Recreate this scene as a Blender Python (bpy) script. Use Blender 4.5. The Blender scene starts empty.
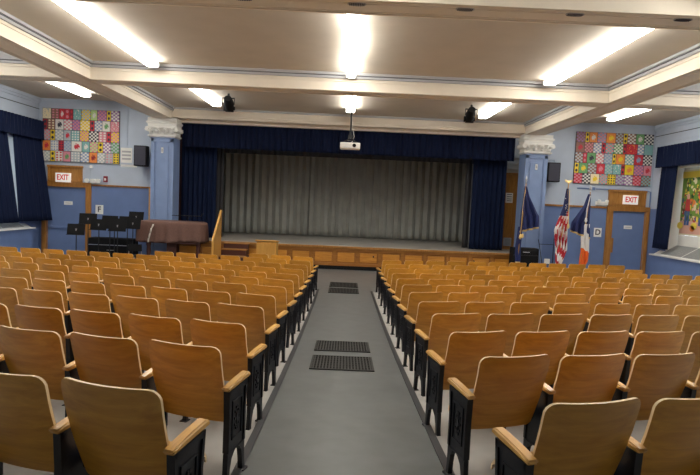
import bpy, math, random
from mathutils import Vector, Matrix
rnd = random.Random(7)
SC = bpy.context.scene
COL = SC.collection
pi = math.pi

# ------------------------------------------------------------------ camera
F_PX = 510.0; CXP, CYP = 350.0, 237.5
VPX, VPY = 346.0, 203.0; ROLL = math.radians(2.5)
Yc = Vector(((VPX-CXP)/F_PX, -(VPY-CYP)/F_PX, -1)).normalized()
Xc = Vector((math.cos(ROLL), -math.sin(ROLL), 0)); Xc = (Xc - Xc.dot(Yc)*Yc).normalized()
Zc = Xc.cross(Yc)
ROT = Matrix((Xc, Yc, Zc))
cam_d = bpy.data.cameras.new('camera'); cam = bpy.data.objects.new('camera', cam_d); COL.objects.link(cam)
cam_d.sensor_width = 36; cam_d.lens = F_PX/700*36; cam_d.clip_start = .02; cam_d.clip_end = 200
cam.matrix_world = Matrix.Translation((0, 0, 2.25)) @ ROT.to_4x4()
SC.camera = cam

# ------------------------------------------------------------------ world, exposure
w = bpy.data.worlds.new('world'); SC.world = w; w.use_nodes = True
bg = w.node_tree.nodes['Background']
bg.inputs[0].default_value = (.72, .85, 1, 1); bg.inputs[1].default_value = 2.2
SC.view_settings.view_transform = 'Standard'; SC.view_settings.look = 'None'
SC.view_settings.gamma = 1; SC.view_settings.use_curve_mapping = False
SC.view_settings.exposure = 0.40
LIGHT = 21.0            # strength of the fluorescent diffusers

# ------------------------------------------------------------------ materials
def mat(name, col, rough=.6, metal=0, noise=None, bump=0, spec=.5, emit=None, estr=0, coat=0, alpha=None):
    m = bpy.data.materials.new(name); m.use_nodes = True
    nt = m.node_tree; b = nt.nodes['Principled BSDF']
    b.inputs['Base Color'].default_value = (*col, 1); b.inputs['Roughness'].default_value = rough
    b.inputs['Metallic'].default_value = metal; b.inputs['Specular IOR Level'].default_value = spec
    b.inputs['Coat Weight'].default_value = coat; b.inputs['Coat Roughness'].default_value = .2
    if emit: b.inputs['Emission Color'].default_value = (*emit, 1); b.inputs['Emission Strength'].default_value = estr
    if noise or bump:
        sc, amt = noise or (20, 0)
        tc = nt.nodes.new('ShaderNodeTexCoord')
        n = nt.nodes.new('ShaderNodeTexNoise'); n.inputs['Scale'].default_value = sc; n.inputs['Detail'].default_value = 5
        nt.links.new(tc.outputs['Object'], n.inputs['Vector'])
        if amt:
            r = nt.nodes.new('ShaderNodeMapRange'); r.inputs['To Min'].default_value = 1-amt; r.inputs['To Max'].default_value = 1+amt
            r.inputs['From Min'].default_value = .3; r.inputs['From Max'].default_value = .7
            nt.links.new(n.outputs['Fac'], r.inputs['Value'])
            mx = nt.nodes.new('ShaderNodeVectorMath'); mx.operation = 'SCALE'; mx.inputs[0].default_value = col
            nt.links.new(r.outputs[0], mx.inputs['Scale']); nt.links.new(mx.outputs[0], b.inputs['Base Color'])
        if bump:
            bp = nt.nodes.new('ShaderNodeBump'); bp.inputs['Strength'].default_value = bump; bp.inputs['Distance'].default_value = .01
            nt.links.new(n.outputs['Fac'], bp.inputs['Height']); nt.links.new(bp.outputs[0], b.inputs['Normal'])
    return m

def wood(name, c1, c2, stretch=(1.5, 20, 14), rough=.33, vary=.12, coat=.25):
    m = bpy.data.materials.new(name); m.use_nodes = True
    nt = m.node_tree; b = nt.nodes['Principled BSDF']; N = nt.nodes.new; L = nt.links.new
    tc = N('ShaderNodeTexCoord'); mp = N('ShaderNodeMapping'); mp.inputs['Scale'].default_value = stretch
    oi = N('ShaderNodeObjectInfo'); ad = N('ShaderNodeVectorMath'); ad.operation = 'ADD'
    sc = N('ShaderNodeMath'); sc.operation = 'MULTIPLY'; sc.inputs[1].default_value = 31
    L(oi.outputs['Random'], sc.inputs[0]); L(tc.outputs['Object'], ad.inputs[0]); L(sc.outputs[0], ad.inputs[1])
    L(ad.outputs[0], mp.inputs['Vector'])
    n = N('ShaderNodeTexNoise'); n.inputs['Scale'].default_value = 1.6; n.inputs['Detail'].default_value = 7; n.inputs['Roughness'].default_value = .62
    n.inputs['Distortion'].default_value = .6
    L(mp.outputs[0], n.inputs['Vector'])
    rp = N('ShaderNodeValToRGB'); rp.color_ramp.elements[0].position = .3; rp.color_ramp.elements[1].position = .7
    rp.color_ramp.elements[0].color = (*c1, 1); rp.color_ramp.elements[1].color = (*c2, 1)
    L(n.outputs['Fac'], rp.inputs[0])
    hs = N('ShaderNodeHueSaturation')
    r = N('ShaderNodeMapRange'); r.inputs['To Min'].default_value = 1-vary; r.inputs['To Max'].default_value = 1+vary
    L(oi.outputs['Random'], r.inputs['Value']); L(r.outputs[0], hs.inputs['Value'])
    L(rp.outputs[0], hs.inputs['Color']); L(hs.outputs[0], b.inputs['Base Color'])
    b.inputs['Roughness'].default_value = rough; b.inputs['Coat Weight'].default_value = coat; b.inputs['Coat Roughness'].default_value = .25
    bp = N('ShaderNodeBump'); bp.inputs['Strength'].default_value = .06; bp.inputs['Distance'].default_value = .002
    L(n.outputs['Fac'], bp.inputs['Height']); L(bp.outputs[0], b.inputs['Normal'])
    return m

M = dict(
    ply=wood('seat_plywood', (.50, .220, .022), (.70, .355, .046), vary=.20),
    ply_edge=mat('plywood_edge', (.88, .66, .36), .4),
    oak=wood('oak_armrest', (.54, .27, .055), (.70, .40, .10), (20, 2, 20), .35),
    iron=mat('black_cast_iron', (.006, .007, .012), .42, 0, (60, .1), .05, .4),
    concrete=mat('painted_concrete', (.40, .39, .37), .55, 0, (3, .10), .05),
    lino=mat('grey_linoleum', (.142, .150, .150), .36, 0, (5, .10), .04),
    edge=mat('dark_aisle_edge', (.035, .036, .04), .5),
    ceil=mat('ceiling_plaster', (.56, .505, .425), .8, 0, (2, .04), .03),
    cream=mat('beam_cream', (.78, .71, .60), .6, 0, (3, .03)),
    trimgrey=mat('moulding_grey', (.42, .43, .45), .6),
    groove=mat('moulding_groove', (.06, .06, .08), .7),
    wall=mat('wall_pale_blue', (.45, .52, .63), .6, 0, (3, .04), .03),
    wains=mat('wainscot_blue', (.145, .215, .42), .45, 0, (3, .05), .03),
    colblue=mat('column_blue', (.21, .295, .50), .4, 0, (4, .05)),
    white=mat('white_paint', (.78, .78, .75), .5, 0, (6, .03)),
    woodtrim=wood('stained_wood_trim', (.28, .115, .020), (.45, .21, .045), (14, 14, 1.5), .4),
    stagewood=wood('stage_front_wood', (.44, .17, .022), (.62, .28, .045), (1.5, 14, 14), .35),
    stagestile=wood('stage_front_frame', (.26, .095, .014), (.38, .155, .026), (1.5, 14, 14), .4),
    stagefloor=wood('stage_floor_boards', (.40, .36, .32), (.50, .46, .41), (.6, 12, 4), .30, 0),
    lecwood=wood('blond_wood', (.54, .26, .05), (.68, .37, .085), (12, 12, 1.5), .4),
    navy=mat('navy_cloth', (.004, .009, .034), .9, 0, (40, .15), .1, .2),
    navy2=mat('navy_velour', (.005, .012, .042), .85, 0, (40, .15), .1, .2),
    grey=mat('grey_drape', (.34, .345, .31), .8, 0, (2, .10), .05),
    dark=mat('stage_dark', (.03, .03, .035), .8),
    darkred=mat('dark_red_wood', (.07, .02, .015), .6),
    black=mat('black_plastic', (.008, .008, .009), .75, spec=.2),
    blackmetal=mat('black_metal', (.010, .011, .013), .4, .2),
    chrome=mat('brushed_metal', (.6, .6, .6), .3, 1),
    gold=mat('gold_fringe', (.75, .55, .22), .4, .3),
    brown=mat('brown_cover', (.135, .070, .055), .85, 0, (30, .12), .1),
    lining=mat('pale_lining', (.55, .50, .45), .8),
    redp=mat('red_sign', (.75, .02, .04), .5),
    paper=mat('paper_white', (.85, .85, .82), .6),
    ink=mat('dark_print', (.03, .03, .05), .6),
    flagblue=mat('flag_navy', (.012, .022, .11), .65),
    flagred=mat('flag_red', (.50, .015, .03), .65),
    flagwhite=mat('flag_white', (.78, .76, .74), .65),
    flagorange=mat('flag_orange', (.85, .15, .02), .65),
    grille=mat('radiator_grille', (.34, .35, .34), .5, .2),
    glow=mat('fluorescent_diffuser', (1, 1, 1), .5, emit=(1.0, .97, .90), estr=LIGHT),
    fixture=mat('fixture_metal', (.75, .75, .72), .4),
    signlit=mat('exit_sign_face', (.85, .82, .78), .5, emit=(1, .9, .85), estr=.25),
    grate=mat('floor_grate', (.030, .030, .028), .5, .3),
    gap=mat('grate_gap', (.004, .004, .004), .9),
    alarm=mat('alarm_red', (.25, .01, .02), .4),
)
g = bpy.data.materials.new('window_glass'); g.use_nodes = True
gb = g.node_tree.nodes['Principled BSDF']; gb.inputs['Transmission Weight'].default_value = 1; gb.inputs['Roughness'].default_value = 0; gb.inputs['IOR'].default_value = 1.02
M['glass'] = g

# printed artwork materials: two ink colours per cell carried on the mesh, the pattern by cell UV
def art_mat(kind):
    m = bpy.data.materials.new('print_'+kind); m.use_nodes = True
    nt = m.node_tree; N = nt.nodes.new; L = nt.links.new; b = nt.nodes['Principled BSDF']; b.inputs['Roughness'].default_value = .55
    a = N('ShaderNodeAttribute'); a.attribute_name = 'ink_a'; c = N('ShaderNodeAttribute'); c.attribute_name = 'ink_b'
    uv = N('ShaderNodeUVMap'); uv.uv_map = 'cell'
    mix = N('ShaderNodeMix'); mix.data_type = 'RGBA'
    L(a.outputs['Color'], mix.inputs[6]); L(c.outputs['Color'], mix.inputs[7]); L(mix.outputs[2], b.inputs['Base Color'])
    def math_(op, x, y=None):
        n = N('ShaderNodeMath'); n.operation = op
        for i, v in enumerate((x, y)):
            if v is None: continue
            if isinstance(v, (int, float)): n.inputs[i].default_value = v
            else: L(v, n.inputs[i])
        return n.outputs[0]
    if kind == 'check':
        ck = N('ShaderNodeTexChecker'); ck.inputs['Scale'].default_value = 1; ck.inputs[1].default_value = (0,0,0,1); ck.inputs[2].default_value = (1,1,1,1)
        L(uv.outputs[0], ck.inputs['Vector']); L(ck.outputs['Fac'], mix.inputs[0])
    elif kind == 'dots':
        fr = N('ShaderNodeVectorMath'); fr.operation = 'FRACTION'; L(uv.outputs[0], fr.inputs[0])
        ds = N('ShaderNodeVectorMath'); ds.operation = 'DISTANCE'; ds.inputs[1].default_value = (.5, .5, 0); L(fr.outputs[0], ds.inputs[0])
        L(math_('LESS_THAN', ds.outputs['Value'], .30), mix.inputs[0])
    elif kind == 'flower':
        gr = N('ShaderNodeVectorMath'); gr.operation = 'SUBTRACT'; gr.inputs[1].default_value = (.5, .5, 0); L(uv.outputs[0], gr.inputs[0])
        ln = N('ShaderNodeVectorMath'); ln.operation = 'LENGTH'; L(gr.outputs[0], ln.inputs[0])
        nz = N('ShaderNodeTexNoise'); nz.inputs['Scale'].default_value = 7; L(uv.outputs[0], nz.inputs['Vector'])
        L(math_('LESS_THAN', math_('ADD', ln.outputs['Value'], math_('MULTIPLY', nz.outputs['Fac'], .7)), .60), mix.inputs[0])
    else:
        nz = N('ShaderNodeTexNoise'); nz.inputs['Scale'].default_value = 5; L(uv.outputs[0], nz.inputs['Vector'])
        L(math_('GREATER_THAN', nz.outputs['Fac'], .58), mix.inputs[0])
    return m
ART = {k: art_mat(k) for k in ('check', 'dots', 'flower', 'blot')}

# ------------------------------------------------------------------ mesh builder
class MB:
    def __init__(s): s.v = []; s.f = []; s.m = []
    def add(s, vs, fs, mi=0):
        o = len(s.v); s.v += [tuple(p) for p in vs]; s.f += [tuple(i+o for i in f) for f in fs]; s.m += [mi]*len(fs); return s
    def box(s, x0, x1, y0, y1, z0, z1, mi=0):
        return s.add([(x0,y0,z0),(x1,y0,z0),(x1,y1,z0),(x0,y1,z0),(x0,y0,z1),(x1,y0,z1),(x1,y1,z1),(x0,y1,z1)],
                     [(0,3,2,1),(4,5,6,7),(0,1,5,4),(1,2,6,5),(2,3,7,6),(3,0,4,7)], mi)
    def tube(s, pts, r, n=10, mi=0, cap=True):
        pts = [Vector(p) for p in pts]; rs = r if isinstance(r, (list, tuple)) else [r]*len(pts)
        rings = []; up = Vector((0, 0, 1))
        for i, p in enumerate(pts):
            d = (pts[min(i+1, len(pts)-1)]-pts[max(i-1, 0)]).normalized()
            a = d.cross(up if abs(d.z) < .9 else Vector((1, 0, 0))).normalized(); b = d.cross(a)
            rings.append([p+rs[i]*(math.cos(2*pi*k/n)*a+math.sin(2*pi*k/n)*b) for k in range(n)])
        vs = [q for R in rings for q in R]; fs = []
        for i in range(len(pts)-1):
            for k in range(n):
                fs.append((i*n+k, i*n+(k+1) % n, (i+1)*n+(k+1) % n, (i+1)*n+k))
        if cap: fs += [tuple(range(n))[::-1], tuple(range((len(pts)-1)*n, len(pts)*n))]
        return s.add(vs, fs, mi)
    def lathe(s, prof, n=16, c=(0, 0, 0), mi=0):
        return s.tube_lathe(prof, n, c, mi)
    def tube_lathe(s, prof, n, c, mi):
        vs = []; fs = []
        for r, z in prof:
            for k in range(n): vs.append((c[0]+max(r, 1e-4)*math.cos(2*pi*k/n), c[1]+max(r, 1e-4)*math.sin(2*pi*k/n), c[2]+z))
        for i in range(len(prof)-1):
            for k in range(n): fs.append((i*n+k, i*n+(k+1) % n, (i+1)*n+(k+1) % n, (i+1)*n+k))
        fs += [tuple(range(n))[::-1], tuple(range((len(prof)-1)*n, len(prof)*n))]
        return s.add(vs, fs, mi)
    def prism(s, poly, axis, a, b, mi=0):
        """poly of 2D points; axis 'x': (y,z), 'y': (x,z), 'z': (x,y); extruded from a to b"""
        def P(p, t):
            return {'x': (t, p[0], p[1]), 'y': (p[0], t, p[1]), 'z': (p[0], p[1], t)}[axis]
        n = len(poly)
        return s.add([P(p, a) for p in poly]+[P(p, b) for p in poly],
                     [tuple(range(n))[::-1], tuple(range(n, 2*n))]+[(i, (i+1) % n, n+(i+1) % n, n+i) for i in range(n)], mi)
    def grid(s, fn, nu, nv, mi=0):
        vs = [fn(i/nu, j/nv) for j in range(nv+1) for i in range(nu+1)]
        k = nu+1
        if callable(mi):
            for j in range(nv):
                for i in range(nu): pass
            o = len(s.v); s.v += [tuple(p) for p in vs]
            for j in range(nv):
                for i in range(nu):
                    s.f.append((o+j*k+i, o+j*k+i+1, o+(j+1)*k+i+1, o+(j+1)*k+i)); s.m.append(mi((i+.5)/nu, (j+.5)/nv))
            return s
        return s.add(vs, [(j*k+i, j*k+i+1, (j+1)*k+i+1, (j+1)*k+i) for j in range(nv) for i in range(nu)], mi)
    def mesh(s, name, mats, smooth=True, ang=35, fix=True):
        me = bpy.data.meshes.new(name); me.from_pydata(s.v, [], s.f)
        for m in (mats if isinstance(mats, (list, tuple)) else [mats]): me.materials.append(m)
        me.polygons.foreach_set('material_index', s.m)
        me.update()
        if fix:
            import bmesh
            bm = bmesh.new(); bm.from_mesh(me); bmesh.ops.recalc_face_normals(bm, faces=bm.faces); bm.to_mesh(me); bm.free()
        if smooth:
            me.polygons.foreach_set('use_smooth', [True]*len(me.polygons)); me.set_sharp_from_angle(angle=math.radians(ang))
        return me
    def build(s, name, mats, parent=None, smooth=True, bevel=0, solid=0, **k):
        o = bpy.data.objects.new(name, s.mesh(name, mats, smooth, **k)); COL.objects.link(o)
        if parent: o.parent = parent
        if solid:
            sm = o.modifiers.new('thickness', 'SOLIDIFY'); sm.thickness = solid; sm.offset = 0
        if bevel:
            bv = o.modifiers.new('bevel', 'BEVEL'); bv.width = bevel; bv.segments = 2; bv.limit_method = 'ANGLE'
        return o
def place(name, mesh, parent=None, loc=(0, 0, 0)):
    o = bpy.data.objects.new(name, mesh); COL.objects.link(o); o.location = loc
    if parent: o.parent = parent
    return o
def tag(o, label, cat, group=None, kind=None):
    o['label'] = label; o['category'] = cat
    if group: o['group'] = group
    if kind: o['kind'] = kind
    return o
def thing(name, loc, label, cat, group=None, rz=0):
    o = bpy.data.objects.new(name, None); COL.objects.link(o); o.location = loc; o.rotation_euler.z = rz; o.empty_display_size = .2
    return tag(o, label, cat, group)
def struct(mb, name, mats, **k):
    o = mb.build(name, mats, **k); o['kind'] = 'structure'; return o
def text_mesh(txt, size, m, name, depth=.004, parent=None, loc=(0, 0, 0), rz=0, wide=1):
    c = bpy.data.curves.new(name, 'FONT'); c.body = txt; c.size = size; c.extrude = depth; c.align_x = 'CENTER'; c.align_y = 'CENTER'; c.offset = size*.02
    t = bpy.data.objects.new(name, c); COL.objects.link(t)
    me = bpy.data.meshes.new_from_object(t); bpy.data.objects.remove(t)
    me.materials.clear(); me.materials.append(m)
    me.transform(Matrix.Rotation(rz, 4, 'Z') @ Matrix.Rotation(pi/2, 4, 'X') @ Matrix.Diagonal((wide, 1, 1, 1)))
    return place(name, me, parent, loc)

# ================================================================== ROOM
HX = 10.4; YB = -4.0; YF = 17.4           # half width, back wall, front wall
def FL(y):
    u = max(0.0, 13-y); return .0043*u*u+.009*u
CZ, CZO = 5.13, 5.30                       # ceiling heights, middle and outer bays
AL, AR = -.62, .76                         # aisle edges
mb = MB()
ys = [YB+.25*i for i in range(int((13-YB)/.25)+1)]
def strip(x0, x1, ya, mi):
    for a, b in zip(ya[:-1], ya[1:]):
        mb.add([(x0, a, FL(a)), (x1, a, FL(a)), (x1, b, FL(b)), (x0, b, FL(b))], [(0, 1, 2, 3)], mi)
strip(-HX-.1, AL, ys, 0); strip(AL, AR, ys, 1); strip(AR, HX+.1, ys, 0)
strip(-HX-.1, HX+.1, [13, 17.4], 1)
struct(mb, 'floor', [M['concrete'], M['lino']], fix=False, smooth=False)
for nm, x in (('trim_1', AL), ('trim_2', AR)):     # dark edging of the aisle
    mb = MB()
    for a, b in zip(ys[:-1], ys[1:]):
        z0, z1 = FL(a)+.004, FL(b)+.004
        mb.add([(x-.028, a, z0), (x+.028, a, z0), (x+.028, b, z1), (x-.028, b, z1), (x-.028, a, z0+.01), (x+.028, a, z0+.01), (x+.028, b, z1+.01), (x-.028, b, z1+.01)],
               [(0, 1, 2, 3), (4, 5, 6, 7), (0, 1, 5, 4), (2, 3, 7, 6), (1, 2, 6, 5), (3, 0, 4, 7)], 0)
    struct(mb, nm, M['edge'])

# ceiling: middle bays and outer bays
mb = MB(); XB0, XB1 = 5.8, 6.42
mb.box(-XB0-.05, XB0+.05, YB, 17.3, CZ, CZ+.3); struct(mb, 'ceiling', M['ceil'], smooth=False)
struct(MB().box(-HX-.3, -XB1+.1, YB, 17.6, CZO, CZO+.3), 'ceiling', M['ceil'], smooth=False); struct(MB().box(XB1-.1, HX+.3, YB, 17.6, CZO, CZO+.3), 'ceiling', M['ceil'], smooth=False)
BZ = 4.75
def beam(n, x0, x1, y0, y1, zb=BZ, zt=5.3, along='x', crown=True):
    b = MB(); b.box(x0, x1, y0, y1, zb, zt)
    # small step moulding at the lower edges and a grey crown under the ceiling
    e = .025
    if along == 'x':
        for yy, sg in ((y0, -1), (y1, 1)):
            b.box(x0, x1, min(yy, yy+sg*e), max(yy, yy+sg*e), zb+.20, zb+.235)
            if crown:
                b.box(x0, x1, min(yy, yy+sg*.05), max(yy, yy+sg*.05), zb+.265, zt-.14, 1)
                b.box(x0, x1, min(yy, yy+sg*.10), max(yy, yy+sg*.10), zb+.33, zt, 1)
                b.box(x0, x1, min(yy, yy+sg*.052), max(yy, yy+sg*.052), zb+.315, zb+.33, 2)
        for t in (.06, .12):
            b.box(x0, x1, y0+t, y0+t+.008, zb-.008, zb); b.box(x0, x1, y1-t-.008, y1-t, zb-.008, zb)
    else:
        for xx, sg in ((x0, -1), (x1, 1)):
            b.box(min(xx, xx+sg*e), max(xx, xx+sg*e), y0, y1, zb+.20, zb+.235)
            if crown:
                b.box(min(xx, xx+sg*.05), max(xx, xx+sg*.05), y0, y1, zb+.265, zt-.14, 1)
                b.box(min(xx, xx+sg*.10), max(xx, xx+sg*.10), y0, y1, zb+.33, zt, 1)
                b.box(min(xx, xx+sg*.052), max(xx, xx+sg*.052), y0, y1, zb+.315, zb+.33, 2)
        for t in (.06, .12):
            b.box(x0+t, x0+t+.008, y0, y1, zb-.008, zb); b.box(x1-t-.008, x1-t, y0, y1, zb-.008, zb)
    return struct(b, n, [M['cream'], M['trimgrey'], M['groove']], smooth=False)
beam('trim_3', -XB1, -XB0, YB, 17.35, along='y'); beam('trim_4', XB0, XB1, YB, 17.35, along='y')
k = 5
for yy in (.9, 6.45, 11.6):
    for xa, xb in ((-HX, -XB1), (-XB0, XB0), (XB1, HX)):
        beam('trim_%d' % k, xa, xb, yy, yy+.5, zb=BZ-.002*(xa > -8 and xa < 0)); k += 1
# proscenium beam
mb = MB(); mb.box(-XB0, XB0, 16.95, 17.5, 4.81, 5.13); mb.box(-5.6, 5.6, 16.90, 16.95, 4.86, 4.90); mb.box(-XB0, XB0, 16.88, 16.95, 5.07, 5.13, 1)
mb.box(-5.6, 5.6, 16.97, 17.1, 4.79, 4.81); mb.box(-XB0, XB0, 17.3, 17.5, 4.7, 6.0)
struct(mb, 'trim_%d' % k, [M['cream'], M['trimgrey']], smooth=False); k += 1

# front walls either side of the stage: two-tone with wood chair rail
RZ = 2.50
def front_wall(name, x0, x1, door0, door1, dtop):
    b = MB()
    for a, c in ((x0, door0), (door1, x1)):
        b.box(a, c, YF, YF+.25, -.05, RZ, 1); b.box(a, c, YF, YF+.25, RZ, 5.4, 0)
    b.box(door0, door1, YF, YF+.25, dtop, 5.4, 0)
    return struct(b, name, [M['wall'], M['wains']], smooth=False)
front_wall('wall_front_left', -HX-.3, -6.46, -10.14, -8.86, 2.40)
front_wall('wall_front_right', 6.61, HX+.3, 9.12, 10.30, 2.40)
# side walls with one window opening each
WY0, WY1, WZ0, WZ1 = 13.0, 16.4, 1.03, 3.86
for sg, nm in ((-1, 'wall_left'), (1, 'wall_right')):
    b = MB(); xa, xb = sorted((sg*HX, sg*(HX+.6)))
    def blk(y0, y1, z0, z1):
        for a, c, mi in ((z0, min(z1, RZ), 1), (max(z0, RZ), z1, 0)):
            if c > a: b.box(xa, xb, y0, y1, a, c, mi)
    blk(YB-.3, WY0, -.05, 5.4); blk(WY1, YF+.25, -.05, 5.4); blk(WY0, WY1, -.05, WZ0-.03); blk(WY0, WY1, WZ1, 5.4)
    struct(b, nm, [M['wall'], M['wains']], smooth=False)
    b = MB(); x = sg*HX                                                # crown and picture rail
    for y0, y1 in ((YB, 11.6), (12.1, YF)):
        b.box(min(x, x-sg*.10), max(x, x-sg*.10), y0, y1, 5.2, 5.3); b.box(min(x, x-sg*.05), max(x, x-sg*.05), y0, y1, 5.12, 5.2)
    b.box(min(x, x-sg*.02), max(x, x-sg*.02), YB, YF, 4.93, 4.95, 1)
    if sg > 0: b.box(x-.03, x, YB, YF, 4.70, 4.78)
    b.box(min(x, x-sg*4.0), max(x, x-sg*4.0), YF-.06, YF, 5.22, 5.3)
    struct(b, 'trim_%d' % k, [M['wall'], M['groove']], smooth=False); k += 1
    b = MB()                                                           # white reveal lining
    r = sg*(HX+.02); q = sg*(HX+.55); lo, hi = min(r, q), max(r, q)
    b.box(lo, hi, WY1-.03, WY1, WZ0, WZ1); b.box(lo, hi, WY0, WY0+.03, WZ0, WZ1); b.box(lo, hi, WY0, WY1, WZ1-.03, WZ1)
    struct(b, 'trim_%d' % k, M['white'], smooth=False); k += 1
    # window: frame, sashes, pane
    wn = bpy.data.objects.new('window_%d' % (1 if sg < 0 else 2), None); COL.objects.link(wn); wn.location = (sg*(HX+.45), (WY0+WY1)/2, WZ0); wn['kind'] = 'structure'
    hw = (WY1-WY0)/2-.03; H = WZ1-WZ0-.03; b = MB()
    for y in (-hw, hw-.07): b.box(-.04, .04, y, y+.07, 0, H)
    for z in (0, H-.07): b.box(-.04, .04, -hw, hw, z, z+.07)
    for i in range(1, 8):
        yy = -hw+2*hw*i/8; b.box(-.025, .025, yy-.018, yy+.018, 0, H)
    for i in range(1, 7): b.box(-.03, .03, -hw, hw, H*i/7-.02, H*i/7+.02)
    b.build('window_frame', M['white'], wn, smooth=False)
    MB().box(-.004, .004, -hw, hw, .02, H-.02).build('pane', M['glass'], wn, smooth=False)
mb = MB(); mb.box(-HX-.3, HX+.3, YB-.3, YB, -.05, 5.5, 0); 
mb.box(-HX-.3, HX+.3, YB-.3, YB, -.05, RZ, 1)
mb = MB(); mb.box(-HX-.3, HX+.3, YB-.3, YB, -.05, RZ, 1); mb.box(-HX-.3, HX+.3, YB-.3, YB, RZ, 5.5, 0)
struct(mb, 'wall_back', [M['wall'], M['wains']], smooth=False)
# chair rails
mb = MB(); mb.box(-8.60, -6.6, YF-.035, YF, RZ-.05, RZ); mb.box(-8.60, -6.6, YF-.045, YF, RZ-.012, RZ+.008)
struct(mb, 'trim_%d' % k, M['woodtrim'], smooth=False); k += 1
mb = MB(); mb.box(6.62, 8.90, YF-.035, YF, RZ-.05, RZ+.01); mb.box(6.62, 8.90, YF-.045, YF, RZ-.005, RZ+.015)
struct(mb, 'trim_%d' % k, M['woodtrim'], smooth=False); k += 1
mb = MB(); mb.box(-6.68, -6.62, YF-.03, YF, .6, RZ); struct(mb, 'trim_%d' % k, M['oak'], smooth=False); k += 1

# doors with wood frames and a tall panel above carrying the exit sign
def door(n, x0, x1, d0, d1, px0, px1, leftdoor):
    d = bpy.data.objects.new('door_%d' % n, None); COL.objects.link(d); d.location = ((x0+x1)/2, YF, 0); d['kind'] = 'structure'
    cx = (x0+x1)/2; b = MB()
    b.box(x0-cx, d0-cx, -.06, .0, 0, 2.53); b.box(d1-cx, x1-cx, -.06, .0, 0, 2.53); b.box(x0-cx, x1-cx, -.065, .0, 2.38, 2.55)
    for q0, q1 in ((x0-cx, d0-cx), (d1-cx, x1-cx)):
        b.box(q0+.02, q1-.02, -.075, -.06, 0, 2.38)
    b.box(d0-cx, d0-cx+.03, 0, .12, 0, 2.38); b.box(d1-cx-.03, d1-cx, 0, .12, 0, 2.38)
    b.build('door_frame', M['woodtrim'], d, smooth=False, bevel=.006)
    b = MB(); b.box(px0-cx, px1-cx, -.05, 0, 2.55, 3.06)
    for q in ((px0-cx, px0-cx+.06, 2.55, 3.06), (px1-cx-.06, px1-cx, 2.55, 3.06)): b.box(q[0], q[1], -.08, -.05, q[2], q[3])
    b.box(px0-cx-.02, px1-cx+.02, -.09, 0, 3.03, 3.10); b.box(px0-cx, px1-cx, -.08, -.05, 2.55, 2.60)
    b.build('transom_panel', M['woodtrim'], d, smooth=False, bevel=.004)
    b = MB(); b.box(d0-cx+.03, d1-cx-.03, .02, .07, .004, 2.398)
    leaf = b.build('door_leaf', M['wains'], d, smooth=False, bevel=.004)
    b = MB()
    if leftdoor:
        b.box(d0-cx+.12, d1-cx-.10, -.05, -.02, .98, 1.05); b.box(d0-cx+.14, d0-cx+.20, -.03, .02, .96, 1.07); b.box(d1-cx-.18, d1-cx-.12, -.03, .02, .96, 1.07)
        b.build('push_bar', M['wains'], leaf, smooth=False, bevel=.008)
    else:
        b.box(d0-cx+.02, d0-cx+.10, .0, .02, .95, 1.45)
        b.build('push_plate', M['woodtrim'], leaf, smooth=False)
    b = MB(); sx = (-9.41 if leftdoor else 9.70)-cx; b.box(sx-.14, sx+.14, .008, .02, 1.78, 1.90); b.box(sx-.10, sx+.10, .006, .008, 1.83, 1.85, 1)
    b.build('door_plate', [M['paper'], M['trimgrey']], leaf, smooth=False)
door(1, -10.28, -8.62, -10.14, -8.80, -10.06, -8.92, True)
door(2, 8.92, 10.42-.04, 9.13, 10.27, 8.93, 10.20, False)

# ================================================================== SEATS
def back_mesh(wd):
    ht, hb, T = .86, .335, .014; ns = 14; b = MB()
    zs = [hb+(ht-hb)*t for t in (0, .015, .04, .08, .2, .35, .5, .65, .78, .87, .92, .955, .98, .992, 1)]
    def hw(z):
        t = (z-hb)/(ht-hb); w0 = wd/2*(.975+.025*t); r = .052; rb = .03
        if ht-z < r: w0 -= r-math.sqrt(max(0, r*r-(r-(ht-z))**2))
        if z-hb < rb: w0 -= rb-math.sqrt(max(0, rb*rb-(rb-(z-hb))**2))
        return w0
    def P(u, z, off):
        h = hw(z); x = -h+2*h*u; t = (z-hb)/(ht-hb)
        y = .185*(1-t)**1.1-.012*math.sin(pi*t)+.042*(2*x/wd)**2*(.5+.5*t)
        return (x, y+off, z-.010*(1-(2*x/wd)**2)*(t > .9)*0)
    nz = len(zs); rows = []
    for off in (0, T):
        for z in zs:
            for i in range(ns+1): b.v.append(P(i/ns, z, off))
    K = ns+1; O = nz*K
    for j in range(nz-1):
        for i in range(ns):
            a = j*K+i; b.f.append((a, a+1, a+K+1, a+K)); b.m.append(0)
            a += O; b.f.append((a, a+K, a+K+1, a+1)); b.m.append(0)
    for j in range(nz-1):
        for i in (0, ns):
            a = j*K+i; b.f.append((a, a+K, a+K+O, a+O)); b.m.append(1)
    for i in range(ns):
        for j in (0, nz-1):
            a = j*K+i; b.f.append((a, a+1, a+1+O, a+O)); b.m.append(1)
    return b.mesh('backrest', [M['ply'], M['ply_edge']], ang=50)
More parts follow.
